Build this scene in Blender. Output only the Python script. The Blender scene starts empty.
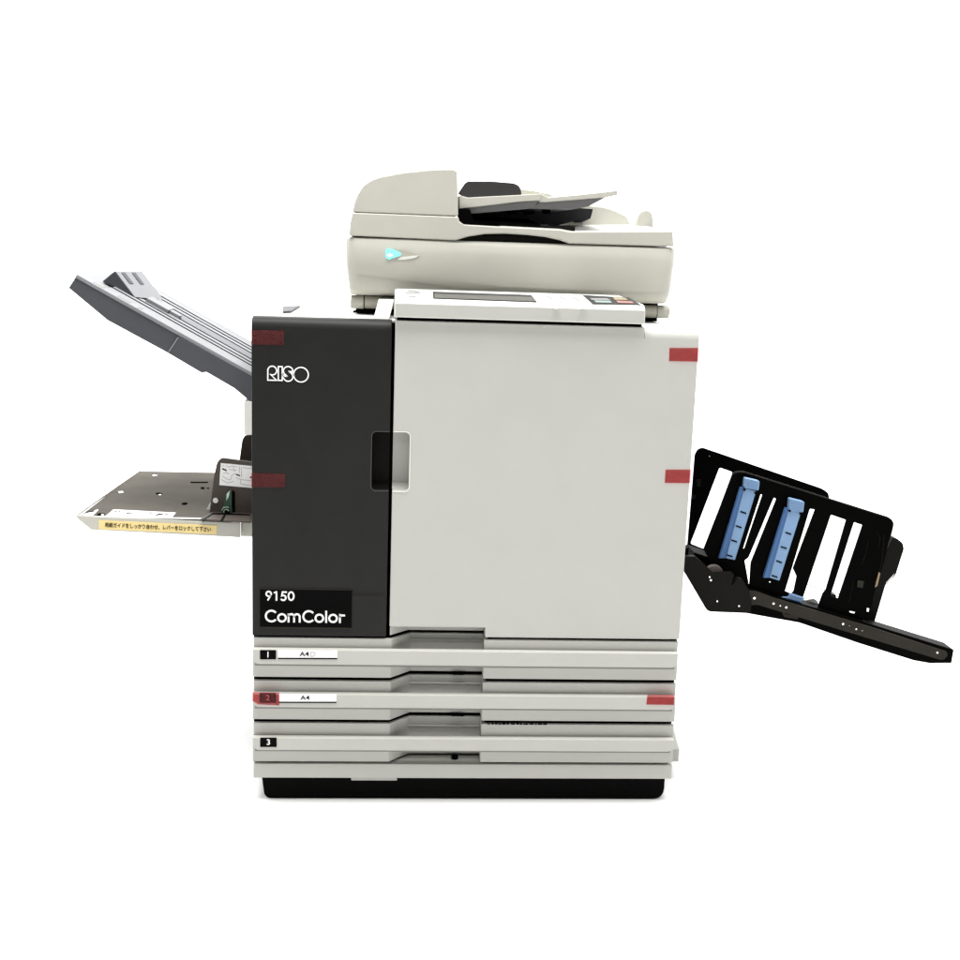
import bpy, bmesh, math, random
from mathutils import Matrix, Vector
random.seed(7)
PI = math.pi
S = bpy.context.scene
C = S.collection

# ------------------------------------------------------------------ camera
cd = bpy.data.cameras.new('camera'); cam = bpy.data.objects.new('camera', cd); C.objects.link(cam)
cd.sensor_width = 36; cd.lens = 46.536
cd.clip_start = .05; cd.clip_end = 200
cam.matrix_world = Matrix([[0.997444, -0.019552, -0.068722, 0.246682], [-0.063667, 0.193281, -0.979075, -2.13066], [0.032426, 0.980949, 0.191542, 1.006787], [0.0, 0.0, 0.0, 1.0]])
S.camera = cam

# ------------------------------------------------------------------ light
S.view_settings.view_transform = 'Standard'; S.view_settings.look = 'None'
S.view_settings.exposure = -.28; S.view_settings.gamma = 1
w = bpy.data.worlds.new('World'); S.world = w; w.use_nodes = True
nt = w.node_tree; nt.nodes.clear()
wo = nt.nodes.new('ShaderNodeOutputWorld'); bg = nt.nodes.new('ShaderNodeBackground')
tc = nt.nodes.new('ShaderNodeTexCoord'); sx = nt.nodes.new('ShaderNodeSeparateXYZ')
mr = nt.nodes.new('ShaderNodeMapRange'); mr.interpolation_type = 'SMOOTHSTEP'
# world backdrop, shaped for the light: over-bright white behind, dimmed on the camera side
nt.links.new(tc.outputs['Generated'], sx.inputs[0]); nt.links.new(sx.outputs['Y'], mr.inputs['Value'])
mr.inputs['From Min'].default_value = -.35; mr.inputs['From Max'].default_value = .15
mr.inputs['To Min'].default_value = .12; mr.inputs['To Max'].default_value = 3.4
bg.inputs['Color'].default_value = (1, 1, 1, 1)
nt.links.new(mr.outputs[0], bg.inputs['Strength']); nt.links.new(bg.outputs[0], wo.inputs[0])

def area(name, loc, target, size, power, sizey=None, col=(1, 1, 1)):
    l = bpy.data.lights.new(name, 'AREA'); l.energy = power; l.color = col
    l.shape = 'RECTANGLE'; l.size = size; l.size_y = sizey or size
    o = bpy.data.objects.new(name, l); C.objects.link(o); o.location = loc
    o.rotation_euler = (Vector(target) - Vector(loc)).to_track_quat('-Z', 'Y').to_euler()
    return o
area('softbox_overhead', (.38, -.6, 4.6), (.38, .1, .6), 3.4, 520, 2.2, (1, .985, .95))
area('floor_fill', (-1.3, 1.9, 2.2), (-.7, .9, 0), 1.4, 60, 1.0)  # unseen fill light, added to lift the floor shadow at the left
area('floor_fill', (2.1, 1.9, 2.2), (1.4, .9, 0), 1.4, 35, 1.0)  # matching added fill for the floor at the right
area('softbox_front', (.1, -3.3, 3.0), (.38, 0, .5), 1.4, 34, 1.0, (1, .99, .97))

# ------------------------------------------------------------------ materials
def mat(name, col, rough=.5, spec=.4, metal=0, bump=0, scale=900, var=0, coat=0):
    m = bpy.data.materials.new(name); m.use_nodes = True
    n = m.node_tree; b = n.nodes['Principled BSDF']
    b.inputs['Base Color'].default_value = (*col, 1); b.inputs['Roughness'].default_value = rough
    b.inputs['Specular IOR Level'].default_value = spec; b.inputs['Metallic'].default_value = metal
    b.inputs['Coat Weight'].default_value = coat
    t = n.nodes.new('ShaderNodeTexCoord')
    if bump:
        no = n.nodes.new('ShaderNodeTexNoise'); no.inputs['Scale'].default_value = scale; no.inputs['Detail'].default_value = 3
        bu = n.nodes.new('ShaderNodeBump'); bu.inputs['Strength'].default_value = bump; bu.inputs['Distance'].default_value = .0004
        n.links.new(t.outputs['Object'], no.inputs['Vector']); n.links.new(no.outputs[0], bu.inputs['Height'])
        n.links.new(bu.outputs[0], b.inputs['Normal'])
    if var:
        n2 = n.nodes.new('ShaderNodeTexNoise'); n2.inputs['Scale'].default_value = 9; n2.inputs['Detail'].default_value = 6; n2.inputs['Roughness'].default_value = .65
        cr = n.nodes.new('ShaderNodeValToRGB')
        cr.color_ramp.elements[0].position = .3; cr.color_ramp.elements[1].position = .7
        cr.color_ramp.elements[0].color = (*[c * (1 - var) for c in col], 1)
        cr.color_ramp.elements[1].color = (*[min(1, c * (1 + var)) for c in col], 1)
        n.links.new(t.outputs['Object'], n2.inputs['Vector']); n.links.new(n2.outputs[0], cr.inputs[0])
        n.links.new(cr.outputs[0], b.inputs['Base Color'])
    return m
M_light = mat('light grey plastic', (.405, .405, .380), .5, .2, bump=.35, var=.022)
M_scan = mat('warm grey plastic', (.415, .41, .365), .45, .25, bump=.25, var=.03)
M_white = mat('off white plastic', (.62, .62, .59), .45, .25, bump=.15, var=.01)
M_dark = mat('charcoal plastic', (.013, .013, .0125), .45, .12, bump=.3, var=.10)
M_black = mat('black plastic', (.0015, .0015, .0015), .55, .03)
M_steel = mat('black painted steel', (.0008, .0008, .0007), .5, .02, bump=.2, var=.2)
M_rail = mat('dark grey painted steel', (.020, .018, .014), .45, .08, bump=.3, var=.2)
M_bracket = mat('dark bracket steel', (.0050, .0046, .0036), .5, .06, bump=.3, var=.25)
M_gap = mat('dark recess', (.002, .002, .002), .9, .0)
M_traytop = mat('blue grey plastic', (.185, .19, .20), .55, .15, bump=.2, var=.04)
M_trayside = mat('slate plastic', (.060, .062, .070), .55, .15, bump=.2, var=.06)
M_grooveshade = mat('painted groove shade', (.004, .004, .006), .8, .0)
M_feed = mat('grey brown painted metal', (.088, .080, .068), .7, .02, bump=.3, var=.16)
M_guide = mat('taupe plastic', (.070, .058, .050), .55, .15, bump=.2, var=.06)
M_blue = mat('sky blue plastic', (.165, .265, .42), .5, .15, bump=.15, var=.10)
M_blueside = mat('deep blue plastic', (.055, .12, .26), .5, .15)
M_green = mat('dull green plastic', (.030, .062, .045), .5, .2, var=.2)
M_metal = mat('bright screw metal', (.75, .74, .70), .25, .5, metal=1)
M_hinge = mat('hinge plastic', (.38, .37, .32), .4, .4, bump=.2)
M_paper = mat('white sticker', (.78, .78, .78), .7, .1)
M_yellow = mat('yellow sticker', (.68, .54, .25), .7, .1, var=.03)
M_ink = mat('black ink', (.004, .004, .004), .8, .0)
M_greyink = mat('grey ink', (.33, .33, .33), .6, .2)
M_letter = mat('white lettering', (.80, .80, .80), .6, .1)
M_adf = mat('graphite plastic', (.034, .034, .036), .55, .15, bump=.2, var=.06)
M_greymetal = mat('grey sloping plastic', (.15, .15, .15), .5, .2, bump=.2)
M_barshade = mat('bar shade grey', (.20, .20, .185), .6, .1)
M_channel = mat('dull grey channel', (.10, .105, .115), .5, .15, bump=.2)
M_screen = mat('grey glass screen', (.09, .09, .085), .25, .3)
M_beige = mat('amber sticker', (.24, .18, .11), .6, .1)
M_redink = mat('red number ink', (.55, .12, .10), .6, .2)
M_c = [mat('key pale green', (.20, .25, .23), .5), mat('key yellow', (.24, .20, .13), .5), mat('key pink', (.25, .13, .12), .5), mat('key white', (.18, .19, .19), .5)]
def tape_mat():
    m = bpy.data.materials.new('red translucent tape'); m.use_nodes = True; n = m.node_tree
    out = n.nodes['Material Output']; b = n.nodes['Principled BSDF']
    b.inputs['Base Color'].default_value = (.17, .075, .075, 1); b.inputs['Roughness'].default_value = .45; b.inputs['Specular IOR Level'].default_value = .06
    tr = n.nodes.new('ShaderNodeBsdfTransparent'); tr.inputs[0].default_value = (1, .60, .61, 1)
    mx = n.nodes.new('ShaderNodeMixShader')
    t = n.nodes.new('ShaderNodeTexCoord'); no = n.nodes.new('ShaderNodeTexNoise'); no.inputs['Scale'].default_value = 60; no.inputs['Detail'].default_value = 5
    r = n.nodes.new('ShaderNodeMapRange'); r.inputs['From Min'].default_value = .35; r.inputs['From Max'].default_value = .65
    r.inputs['To Min'].default_value = .15; r.inputs['To Max'].default_value = .22
    bu = n.nodes.new('ShaderNodeBump'); bu.inputs['Strength'].default_value = .3; bu.inputs['Distance'].default_value = .001
    n.links.new(t.outputs['Object'], no.inputs['Vector']); n.links.new(no.outputs[0], r.inputs[0]); n.links.new(r.outputs[0], mx.inputs[0])
    n.links.new(no.outputs[0], bu.inputs['Height']); n.links.new(bu.outputs[0], b.inputs['Normal'])
    n.links.new(tr.outputs[0], mx.inputs[1]); n.links.new(b.outputs[0], mx.inputs[2]); n.links.new(mx.outputs[0], out.inputs[0])
    return m
M_tape = tape_mat()
def glow(name, col, s):
    m = bpy.data.materials.new(name); m.use_nodes = True; b = m.node_tree.nodes['Principled BSDF']
    b.inputs['Base Color'].default_value = (*col, 1); b.inputs['Emission Color'].default_value = (*col, 1); b.inputs['Emission Strength'].default_value = s
    return m
M_lamp = glow('lit cyan lens', (.18, .92, .88), .75)
M_core = glow('lit white core', (.95, 1, 1), 1.6)
M_floor = mat('white studio floor', (.72, .72, .72), .9, .0)

# ------------------------------------------------------------------ mesh helpers
def link(name, bm, m, parent=None, bevel=0, seg=2, smooth=30, label=None):
    me = bpy.data.meshes.new(name)
    bmesh.ops.recalc_face_normals(bm, faces=bm.faces)
    bm.to_mesh(me); bm.free()
    return link_me(name, me, m, parent, bevel, seg, smooth, label)
def link_me(name, me, m, parent=None, bevel=0, seg=2, smooth=30, label=None):
    for mm in (m if isinstance(m, (list, tuple)) else [m]): me.materials.append(mm)
    o = bpy.data.objects.new(name, me); C.objects.link(o); o.parent = parent
    if label: o['label'] = label
    if smooth:
        me.shade_smooth(); me.set_sharp_from_angle(angle=math.radians(smooth))
    if bevel:
        b = o.modifiers.new('bevel', 'BEVEL'); b.width = bevel; b.segments = seg; b.limit_method = 'ANGLE'
        b.angle_limit = math.radians(35); b.harden_normals = bool(smooth)
    return o
def B(bm, x0, x1, y0, y1, z0, z1, mi=0):
    v = [bm.verts.new(p) for p in ((x0, y0, z0), (x1, y0, z0), (x1, y1, z0), (x0, y1, z0), (x0, y0, z1), (x1, y0, z1), (x1, y1, z1), (x0, y1, z1))]
    for f in ((0, 3, 2, 1), (4, 5, 6, 7), (0, 1, 5, 4), (1, 2, 6, 5), (2, 3, 7, 6), (3, 0, 4, 7)):
        bm.faces.new([v[i] for i in f]).material_index = mi
def box(name, x0, x1, y0, y1, z0, z1, m, parent=None, **k):
    bm = bmesh.new(); B(bm, x0, x1, y0, y1, z0, z1); return link(name, bm, m, parent, **k)
def P(bm, pts, y0, y1, mi=0, pts2=None):
    """prism of an outline in the x-z plane; pts2 = outline of the far face"""
    a = [bm.verts.new((x, y0, z)) for x, z in pts]; b = [bm.verts.new((x, y1, z)) for x, z in (pts2 or pts)]
    fs = [bm.faces.new(a), bm.faces.new(b[::-1])]
    n = len(a)
    for i in range(n): fs.append(bm.faces.new((a[i], b[i], b[(i + 1) % n], a[(i + 1) % n])))
    for f in fs: f.material_index = mi
    return a, b
def prism(name, pts, y0, y1, m, parent=None, pts2=None, **k):
    bm = bmesh.new(); P(bm, pts, y0, y1, pts2=pts2); return link(name, bm, m, parent, **k)
def PZ(bm, pts, z0, z1, mi=0):
    """prism of an outline in the x-y plane"""
    a = [bm.verts.new((x, y, z0)) for x, y in pts]; b = [bm.verts.new((x, y, z1)) for x, y in pts]
    fs = [bm.faces.new(a), bm.faces.new(b[::-1])]; n = len(a)
    for i in range(n): fs.append(bm.faces.new((a[i], b[i], b[(i + 1) % n], a[(i + 1) % n])))
    for f in fs: f.material_index = mi
def PX(bm, pts, x0, x1, mi=0):
    """prism of an outline in the y-z plane"""
    a = [bm.verts.new((x0, y, z)) for y, z in pts]; b = [bm.verts.new((x1, y, z)) for y, z in pts]
    fs = [bm.faces.new(a), bm.faces.new(b[::-1])]; n = len(a)
    for i in range(n): fs.append(bm.faces.new((a[i], b[i], b[(i + 1) % n], a[(i + 1) % n])))
    for f in fs: f.material_index = mi
def sheet(bm, pts3, t=.0008, up=(0, 0, 1), mi=0):
    """thin solid sheet from 3D points, thickness along up"""
    u = Vector(up) * t
    a = [bm.verts.new(Vector(p)) for p in pts3]; b = [bm.verts.new(Vector(p) + u) for p in pts3]
    fs = [bm.faces.new(a), bm.faces.new(b[::-1])]; n = len(a)
    for i in range(n): fs.append(bm.faces.new((a[i], b[i], b[(i + 1) % n], a[(i + 1) % n])))
    for f in fs: f.material_index = mi
def hull(name, pts, m, parent, **k):
    bm = bmesh.new()
    for p in pts: bm.verts.new(p)
    r = bmesh.ops.convex_hull(bm, input=bm.verts)
    bmesh.ops.dissolve_limit(bm, angle_limit=.01, verts=bm.verts, edges=bm.edges)
    return link(name, bm, m, parent, **k)
def arc(cx, cy, r, a0, a1, n=16, ry=None):
    return [(cx + r * math.cos(math.radians(a0 + (a1 - a0) * i / n)), cy + (ry or r) * math.sin(math.radians(a0 + (a1 - a0) * i / n))) for i in range(n + 1)]
def rounded(pts, r, n=5):
    """round the corners of an outline; r one radius or a list"""
    out = []; N = len(pts)
    for i in range(N):
        p = Vector(pts[i]); a = Vector(pts[i - 1]); b = Vector(pts[(i + 1) % N]); rr = r[i] if isinstance(r, list) else r
        if rr <= 0: out.append(tuple(p)); continue
        d1 = (a - p); d2 = (b - p); q = min(rr, d1.length * .45, d2.length * .45)
        s = p + d1.normalized() * q; e = p + d2.normalized() * q
        for k in range(n + 1):
            t = k / n; v = s * (1 - t) ** 2 + p * 2 * t * (1 - t) + e * t * t; out.append(tuple(v))
    return out
def holed(name, outer, holes, y0, y1, m, parent=None, **k):
    """plate in the x-z plane with openings cut through it"""
    cu = bpy.data.curves.new(name, 'CURVE'); cu.dimensions = '2D'; cu.fill_mode = 'BOTH'; cu.extrude = (y1 - y0) / 2
    for ring in [outer] + holes:
        s = cu.splines.new('POLY'); s.points.add(len(ring) - 1); s.use_cyclic_u = True
        for i, (x, z) in enumerate(ring): s.points[i].co = (x, z, 0, 1)
    o = bpy.data.objects.new('tmp', cu); C.objects.link(o)
    bpy.context.view_layer.update()
    me = bpy.data.meshes.new_from_object(o.evaluated_get(bpy.context.evaluated_depsgraph_get()))
    bpy.data.objects.remove(o)
    bm = bmesh.new(); bm.from_mesh(me); bpy.data.meshes.remove(me)
    bmesh.ops.remove_doubles(bm, verts=bm.verts, dist=1e-5)
    ym = (y0 + y1) / 2
    for v in bm.verts: v.co = Vector((v.co.x, ym - v.co.z, v.co.y))
    return link(name, bm, m, parent, **k)
def ribbon(bm, pts, wd, y, closed=False, t=.0006, mi=0):
    """flat painted stroke in the x-z plane"""
    n = len(pts); L = []; Rr = []
    for i in range(n):
        a = Vector(pts[i - 1] if (i > 0 or closed) else pts[0]); b = Vector(pts[i]); c = Vector(pts[(i + 1) % n] if (i < n - 1 or closed) else pts[-1])
        d1 = (b - a).normalized() if (b - a).length > 1e-9 else (c - b).normalized()
        d2 = (c - b).normalized() if (c - b).length > 1e-9 else d1
        tn = (d1 + d2); tn = tn.normalized() if tn.length > 1e-6 else d1
        nn = Vector((-tn.y, tn.x)); k = wd / 2 / max(.5, nn.dot(Vector((-d1.y, d1.x))))
        L.append(b + nn * k); Rr.append(b - nn * k)
    rings = []
    for i in range(n):
        rings.append([bm.verts.new((L[i].x, y - t, L[i].y)), bm.verts.new((Rr[i].x, y - t, Rr[i].y)), bm.verts.new((Rr[i].x, y, Rr[i].y)), bm.verts.new((L[i].x, y, L[i].y))])
    for i in range(n if closed else n - 1):
        a = rings[i]; b = rings[(i + 1) % n]
        for j in range(4): bm.faces.new((a[j], a[(j + 1) % 4], b[(j + 1) % 4], b[j])).material_index = mi
    if not closed:
        for r in (rings[0], rings[-1]): bm.faces.new(r).material_index = mi
def text(name, s, x, z, h, y, m, parent, rot=0, width=None, bold=0, flat=None, matrix=None, label=None, spacing=1):
    """printed words, centred on (x, z), facing -y; the built-in font"""
    cu = bpy.data.curves.new(name, 'FONT'); cu.body = s; cu.size = h; cu.extrude = .00025; cu.align_x = 'CENTER'; cu.align_y = 'CENTER'; cu.offset = bold; cu.space_character = spacing
    o = bpy.data.objects.new('tmp', cu); C.objects.link(o); bpy.context.view_layer.update()
    me = bpy.data.meshes.new_from_object(o.evaluated_get(bpy.context.evaluated_depsgraph_get())); bpy.data.objects.remove(o)
    xs = [v.co.x for v in me.vertices] or [0, 1]; wd = max(xs) - min(xs); mid = (max(xs) + min(xs)) / 2
    k = (width / wd) if width else 1
    if matrix is None:
        matrix = Matrix.Translation((x, y, z)) @ Matrix.Rotation(rot, 4, 'Y') @ Matrix.Rotation(PI / 2, 4, 'X')
    for v in me.vertices: v.co.x = (v.co.x - mid) * k
    me.transform(matrix)
    return link_me(name, me, m, parent, smooth=0, label=label)
def cyl(bm, c, r, d, axis='Y', n=24, mi=0, r2=None):
    vs0 = []; vs1 = []
    for i in range(n):
        a = 2 * PI * i / n; u, v = math.cos(a), math.sin(a)
        for lst, off, rr in ((vs0, 0, r), (vs1, d, r2 or r)):
            if axis == 'Y': q = (c[0] + u * rr, c[1] + off, c[2] + v * rr)
            elif axis == 'X': q = (c[0] + off, c[1] + u * rr, c[2] + v * rr)
            else: q = (c[0] + u * rr, c[1] + v * rr, c[2] + off)
            lst.append(bm.verts.new(q))
    fs = [bm.faces.new(vs0), bm.faces.new(vs1[::-1])]
    for i in range(n): fs.append(bm.faces.new((vs0[i], vs1[i], vs1[(i + 1) % n], vs0[(i + 1) % n])))
    for f in fs: f.material_index = mi
def screw(c, r, parent, name='screw'):
    bm = bmesh.new(); cyl(bm, (c[0], c[1] - .0022, c[2]), r * .8, .003, n=16, r2=r)
    return link(name, bm, M_metal, parent, smooth=40)

# ------------------------------------------------------------------ the setting
bm = bmesh.new(); B(bm, -2.6, 3.4, -4.5, 2.4, -.03, -.017)
fl = link('floor', bm, M_floor, smooth=0); fl['kind'] = 'structure'; fl['label'] = 'plain white studio floor'

# ------------------------------------------------------------------ the printer
W = .77
T = bpy.data.objects.new('office_printer', None); C.objects.link(T); T.location = (W / 2, .3, -.017)
T['label'] = 'light grey office printer with charcoal left cover, paper drawers, side trays and a scanner'
T['category'] = 'printer'
OFF = []

# carcass behind the front covers
bm = bmesh.new()
B(bm, .004, W - .004, .053, .60, .03, .858)
cabinet = link('cabinet', bm, M_light, T, bevel=.006)
bm = bmesh.new()
B(bm, .006, W - .006, .0470, .0520, .30, .855)
B(bm, .003, W - .003, .0475, .0525, .05, .30)
B(bm, .0015, .006, .0090, .0475, .034, .312); B(bm, .7625, .7670, .0090, .0475, .034, .312)
link('inner_frame', bm, M_gap, T, smooth=0)
# white top cover
bm = bmesh.new()
PX(bm, [(.024, .8585), (.024, .8625), (.60, .8625), (.60, .8585)], .002, W - .002)
top = link('top_cover', bm, M_white, T, bevel=.001)
bm = bmesh.new(); sheet(bm, [(x, y, .8626) for x, y in [(0.028, 0.2653), (0.0573, 0.3134), (0.0547, 0.1388), (0.0423, 0.1185)]], .004)
link('top_latch', bm, M_trayside, top, smooth=0)
bm = bmesh.new(); sheet(bm, [(x, y, .8626) for x, y in [(0.1754, 0.3057), (0.1945, 0.3151), (0.1966, 0.2205), (0.1636, 0.2049)]], .003)
link('pillar_gap', bm, M_gap, top, smooth=0)  # dark sheet laid in for the black gap by the hinge pillar
# raised pillar carrying the scanner, beside the control panel
hull('scanner_post', [(.232, .05, .8626), (.205, .05, .8626), (.212, .10, .893), (.24, .10, .893), (.232, .3, .8626), (.205, .3, .8626), (.212, .3, .893), (.24, .3, .893)] , M_white, top, bevel=.002)
box('scanner_post', .60, .70, .16, .42, .8626, .888, M_white, top, bevel=.002)

# charcoal left cover
zt, zb = .8635, .3005
notch_l = [(.2372, .568), (.2065, .568), (.2065, .671), (.2372, .671)]
pts = [(0, zb), (.2372, zb), (.2372, .568)] + arc(.2145, .576, .008, 270, 180, 6) + arc(.2145, .663, .008, 180, 90, 6) + [(.2372, .671), (.2372, zt), (0, zt)]
bm = bmesh.new(); a, b = P(bm, pts, 0, .036)
bm.edges.ensure_lookup_table()
e = [ed for ed in bm.edges if all(abs(v.co.z - zt) < 1e-5 and v.co.y < 1e-5 for v in ed.verts)]
bmesh.ops.bevel(bm, geom=e, offset=.019, offset_type='OFFSET', segments=7, profile=.5, affect='EDGES')
panel = link('left_cover', bm, M_dark, T, bevel=.0016, smooth=35, label='charcoal left front cover with the logo')
bm = bmesh.new()   # pocket of the grip
for q in ((.2066, .2372, .034, .0355, .568, .671), ): B(bm, *q)
PX(bm, [(.0345, .5672), (.0345, .5770), (.012, .5684), (.012, .5672)], .2070, .2372)
link('grip_pocket', bm, M_bracket, panel, smooth=0)
bm = bmesh.new(); ribbon(bm, [(.2366, .5672)] + arc(.2145, .5755, .0088, 270, 180, 6) + arc(.2145, .6635, .0088, 180, 90, 6) + [(.2366, .6722)], .0011, 0, t=.0007)
link('grip_highlight', bm, M_trayside, panel, smooth=0)  # lighter strip painted as the highlight on the pocket's rounded edge
# creases above the model plate
bm = bmesh.new(); B(bm, .1705, .234, -.0006, .001, .3812, .3822); B(bm, .1705, .234, -.0006, .001, .3778, .3783)
link('trim_line', bm, M_rail, panel, smooth=0)

def stroke_set(bm, groups, wd, y):
    for closed, g in groups: ribbon(bm, g, wd, y, closed)
# outlined logo letters: local units of the drawing, mapped to metres on the cover
def lm(p, ox, oz, k): return (ox + p[0] * k, oz - p[1] * k)
ox, oz = [(0.0145, 0.794)][0]
k = .0000973
bm = bmesh.new()
def LG(pts, closed=False, wd=20): ribbon(bm, [lm(q, ox, oz, k) for q in pts], wd * k, -.0003, closed)
LG([(300, 385), (135, 385), (135, 215)] + arc(212, 215, 77, 180, 450, 24)[1:] + [(180, 283), (285, 382)])
LG([(318, 385), (318, 142), (386, 142), (386, 385)], True)
LG(arc(488, 222, 84, 360, 180, 18) + [(424, 268), (468, 303), (440, 312), (404, 285), (404, 318)] + arc(488, 312, 84, 178, 0, 18) + [(556, 268), (508, 226), (540, 222)], True)
LG([(386, 262), (404, 330)])
LG([(550, 235), (596, 300)])
LG(arc(505, 222, 6, 0, 360, 8)[:-1], True, 16); LG(arc(470, 306, 6, 0, 360, 8)[:-1], True, 16)
LG(arc(712, 275, 129, 0, 360, 40)[:-1], True)
link('logo', bm, M_letter, panel, smooth=0, label='white outlined RISO letters')

# black model plate
pl = box('model_plate', *[q for q in ([(0.0139, 0.3885)][0][0], [(0.1753, 0.3907)][0][0])], -.0022, .001, [(0.0138, 0.3176)][0][1], [(0.0139, 0.3866)][0][1], M_black, T, smooth=0, label='black model plate with white lettering')
x0 = [(0.0139, 0.3885)][0][0]; x1 = [(0.1753, 0.3907)][0][0]; z0 = [(0.0138, 0.3176)][0][1]; z1 = [(0.0139, 0.3866)][0][1]
bm = bmesh.new()
B(bm, x0 - .0012, x1 + .0012, -.0028, .001, z0 - .0022, z0 - .0002); B(bm, x0 - .0012, x1 + .0012, -.0020, .001, z1 + .0002, z1 + .0014)
B(bm, x0 - .0014, x0 - .0002, -.002, .001, z0, z1)
link('plate_frame', bm, M_rail, pl, smooth=0)
ox, oz = [(0.0054, 0.4035)][0]; k = .0001793
bm = bmesh.new()
def CC(pts, closed=False, wd=18): ribbon(bm, [lm(q, ox, oz, k) for q in pts], wd * k, -.0023, closed)
for cx in (160, 527): CC(arc(cx, 367, 55, -40, -320, 28))
for cx in (263, 630, 765): CC(arc(cx, 384, 38, 0, 360, 28)[:-1], True)
CC([(328, 430), (328, 340)]); CC([(697, 430), (697, 306)]); CC([(833, 430), (833, 340)])
CC([(328, 372)] + arc(355, 372, 27, 180, 360, 12) + [(382, 430)]); CC([(382, 372)] + arc(410, 372, 27, 180, 360, 12) + [(437, 430)])
CC(arc(858, 378, 26, 190, 275, 8) + [(882, 352)])
link('lettering', bm, M_letter, pl, smooth=0, label='white word ComColor')
bm = bmesh.new()
CC(arc(133, 140, 24, 0, 360, 24)[:-1], True, 15); CC([(155, 150), (124, 206)], False, 15)
CC([(184, 130), (209, 117)], False, 14); CC([(209, 112), (209, 208)], False, 15)
CC([(310, 120), (268, 120), (260, 158)] + arc(275, 178, 25, -115, 150, 18), False, 15)
CC(arc(352, 160, 26, 0, 360, 28, ry=41)[:-1], True, 15)
link('model_number', bm, M_letter, pl, smooth=0, label='white number 9150')

# large light door
dz = .864
XL, XR = .2428, .7695
pts = [(XL, .3015), (XL + .002, .3005)]
zc_ = dz - .019
pts = [(XL, .3195), (.4145, .3195), (.4145, .3015), (XR, .3015), (XR, zc_), (.673, zc_), (.673, dz), (XL, dz), (XL, .671)] + arc(.2635, .663, .008, 90, 0, 6) + arc(.2635, .576, .008, 0, -90, 6) + [(XL, .568)]
bm = bmesh.new(); P(bm, pts, 0, .036)
bmesh.ops.recalc_face_normals(bm, faces=bm.faces)
e = [ed for ed in bm.edges if ed.is_manifold and ed.calc_face_angle(0) > .6 and not all(abs(v.co.z - zc_) < 1e-5 for v in ed.verts)]
bmesh.ops.bevel(bm, geom=e, offset=.0020, offset_type='OFFSET', segments=3, profile=.5, affect='EDGES')
door = link('front_door', bm, M_light, T, smooth=35, label='big plain light grey front door')
wn = door.modifiers.new('normals', 'WEIGHTED_NORMAL'); wn.weight = 100; wn.keep_sharp = True
bm = bmesh.new(); PX(bm, [(0, zc_ - .0001)] + [(.019 - .019 * math.cos(math.radians(t)), zc_ + .019 * math.sin(math.radians(t))) for t in range(8, 91, 9)] + [(.019, dz), (.036, dz), (.036, zc_ - .0001)], .6735, XR)
link('door_cap', bm, M_light, door, smooth=35, label='rounded top edge at the right of the door')
bm = bmesh.new()
B(bm, .2428, .2714, .034, .0355, .568, .671)
PX(bm, [(.0345, .5672), (.0345, .5770), (.012, .5684), (.012, .5672)], .2428, .2712)
link('grip_pocket', bm, M_light, door, smooth=0)
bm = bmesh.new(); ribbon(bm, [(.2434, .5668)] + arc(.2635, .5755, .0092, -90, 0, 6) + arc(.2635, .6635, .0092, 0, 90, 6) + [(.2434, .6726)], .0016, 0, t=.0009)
link('grip_highlight', bm, M_white, door, smooth=0)  # white strip painted for the edge highlight around the pocket
# inset lower lip of the door, following the hand pocket
def pocket(y=0.0, d=.038): return [(.2445, y), (.2825, y + d), (.4140, y + d)]
bm = bmesh.new(); PZ(bm, [(XL + .001, .0008)] + [(.2445, .0008), (.2770, .033), (.4140, .033), (.4140, .0385), (XL + .001, .0385)], .3035, .3192)
link('door_grip', bm, M_light, door, bevel=.001, smooth=30)

def tape(poly, parent, y=-.0012, wrap=0, t=.0005):
    bm = bmesh.new(); P(bm, poly, y - t, y)
    if wrap:
        x = max(q[0] for q in poly) if wrap > 0 else min(q[0] for q in poly)
        zs = [q[1] for q in poly if abs(q[0] - x) < .004]
        B(bm, *(sorted((x, x + wrap * t))), y - t, .03, min(zs), max(zs))
    return link('red_tape', bm, M_tape, parent, smooth=0, label=None)
tape([(0, 0.841), (0.0549, 0.8417), (0.0541, 0.8171), (-0, 0.8169)], panel, -.0006)['label'] = 'dark red tape near the top of the charcoal cover'
tape([(-0.0007, 0.5946), (0.0577, 0.594), (0.0567, 0.5705), (-0.0007, 0.5699)], panel, -.0006)['label'] = 'dark red tape halfway down the charcoal cover'
tape([(0.7177, 0.8298), (0.7688, 0.8312), (0.7701, 0.8074), (0.7183, 0.807)], door, -.0006)['label'] = 'red tape at the top right of the door'
tape([(0.724, 0.6152), (0.77, 0.6162), (0.7709, 0.5918), (0.7242, 0.5913)], door, -.0006)['label'] = 'red tape halfway down the right of the door'

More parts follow.
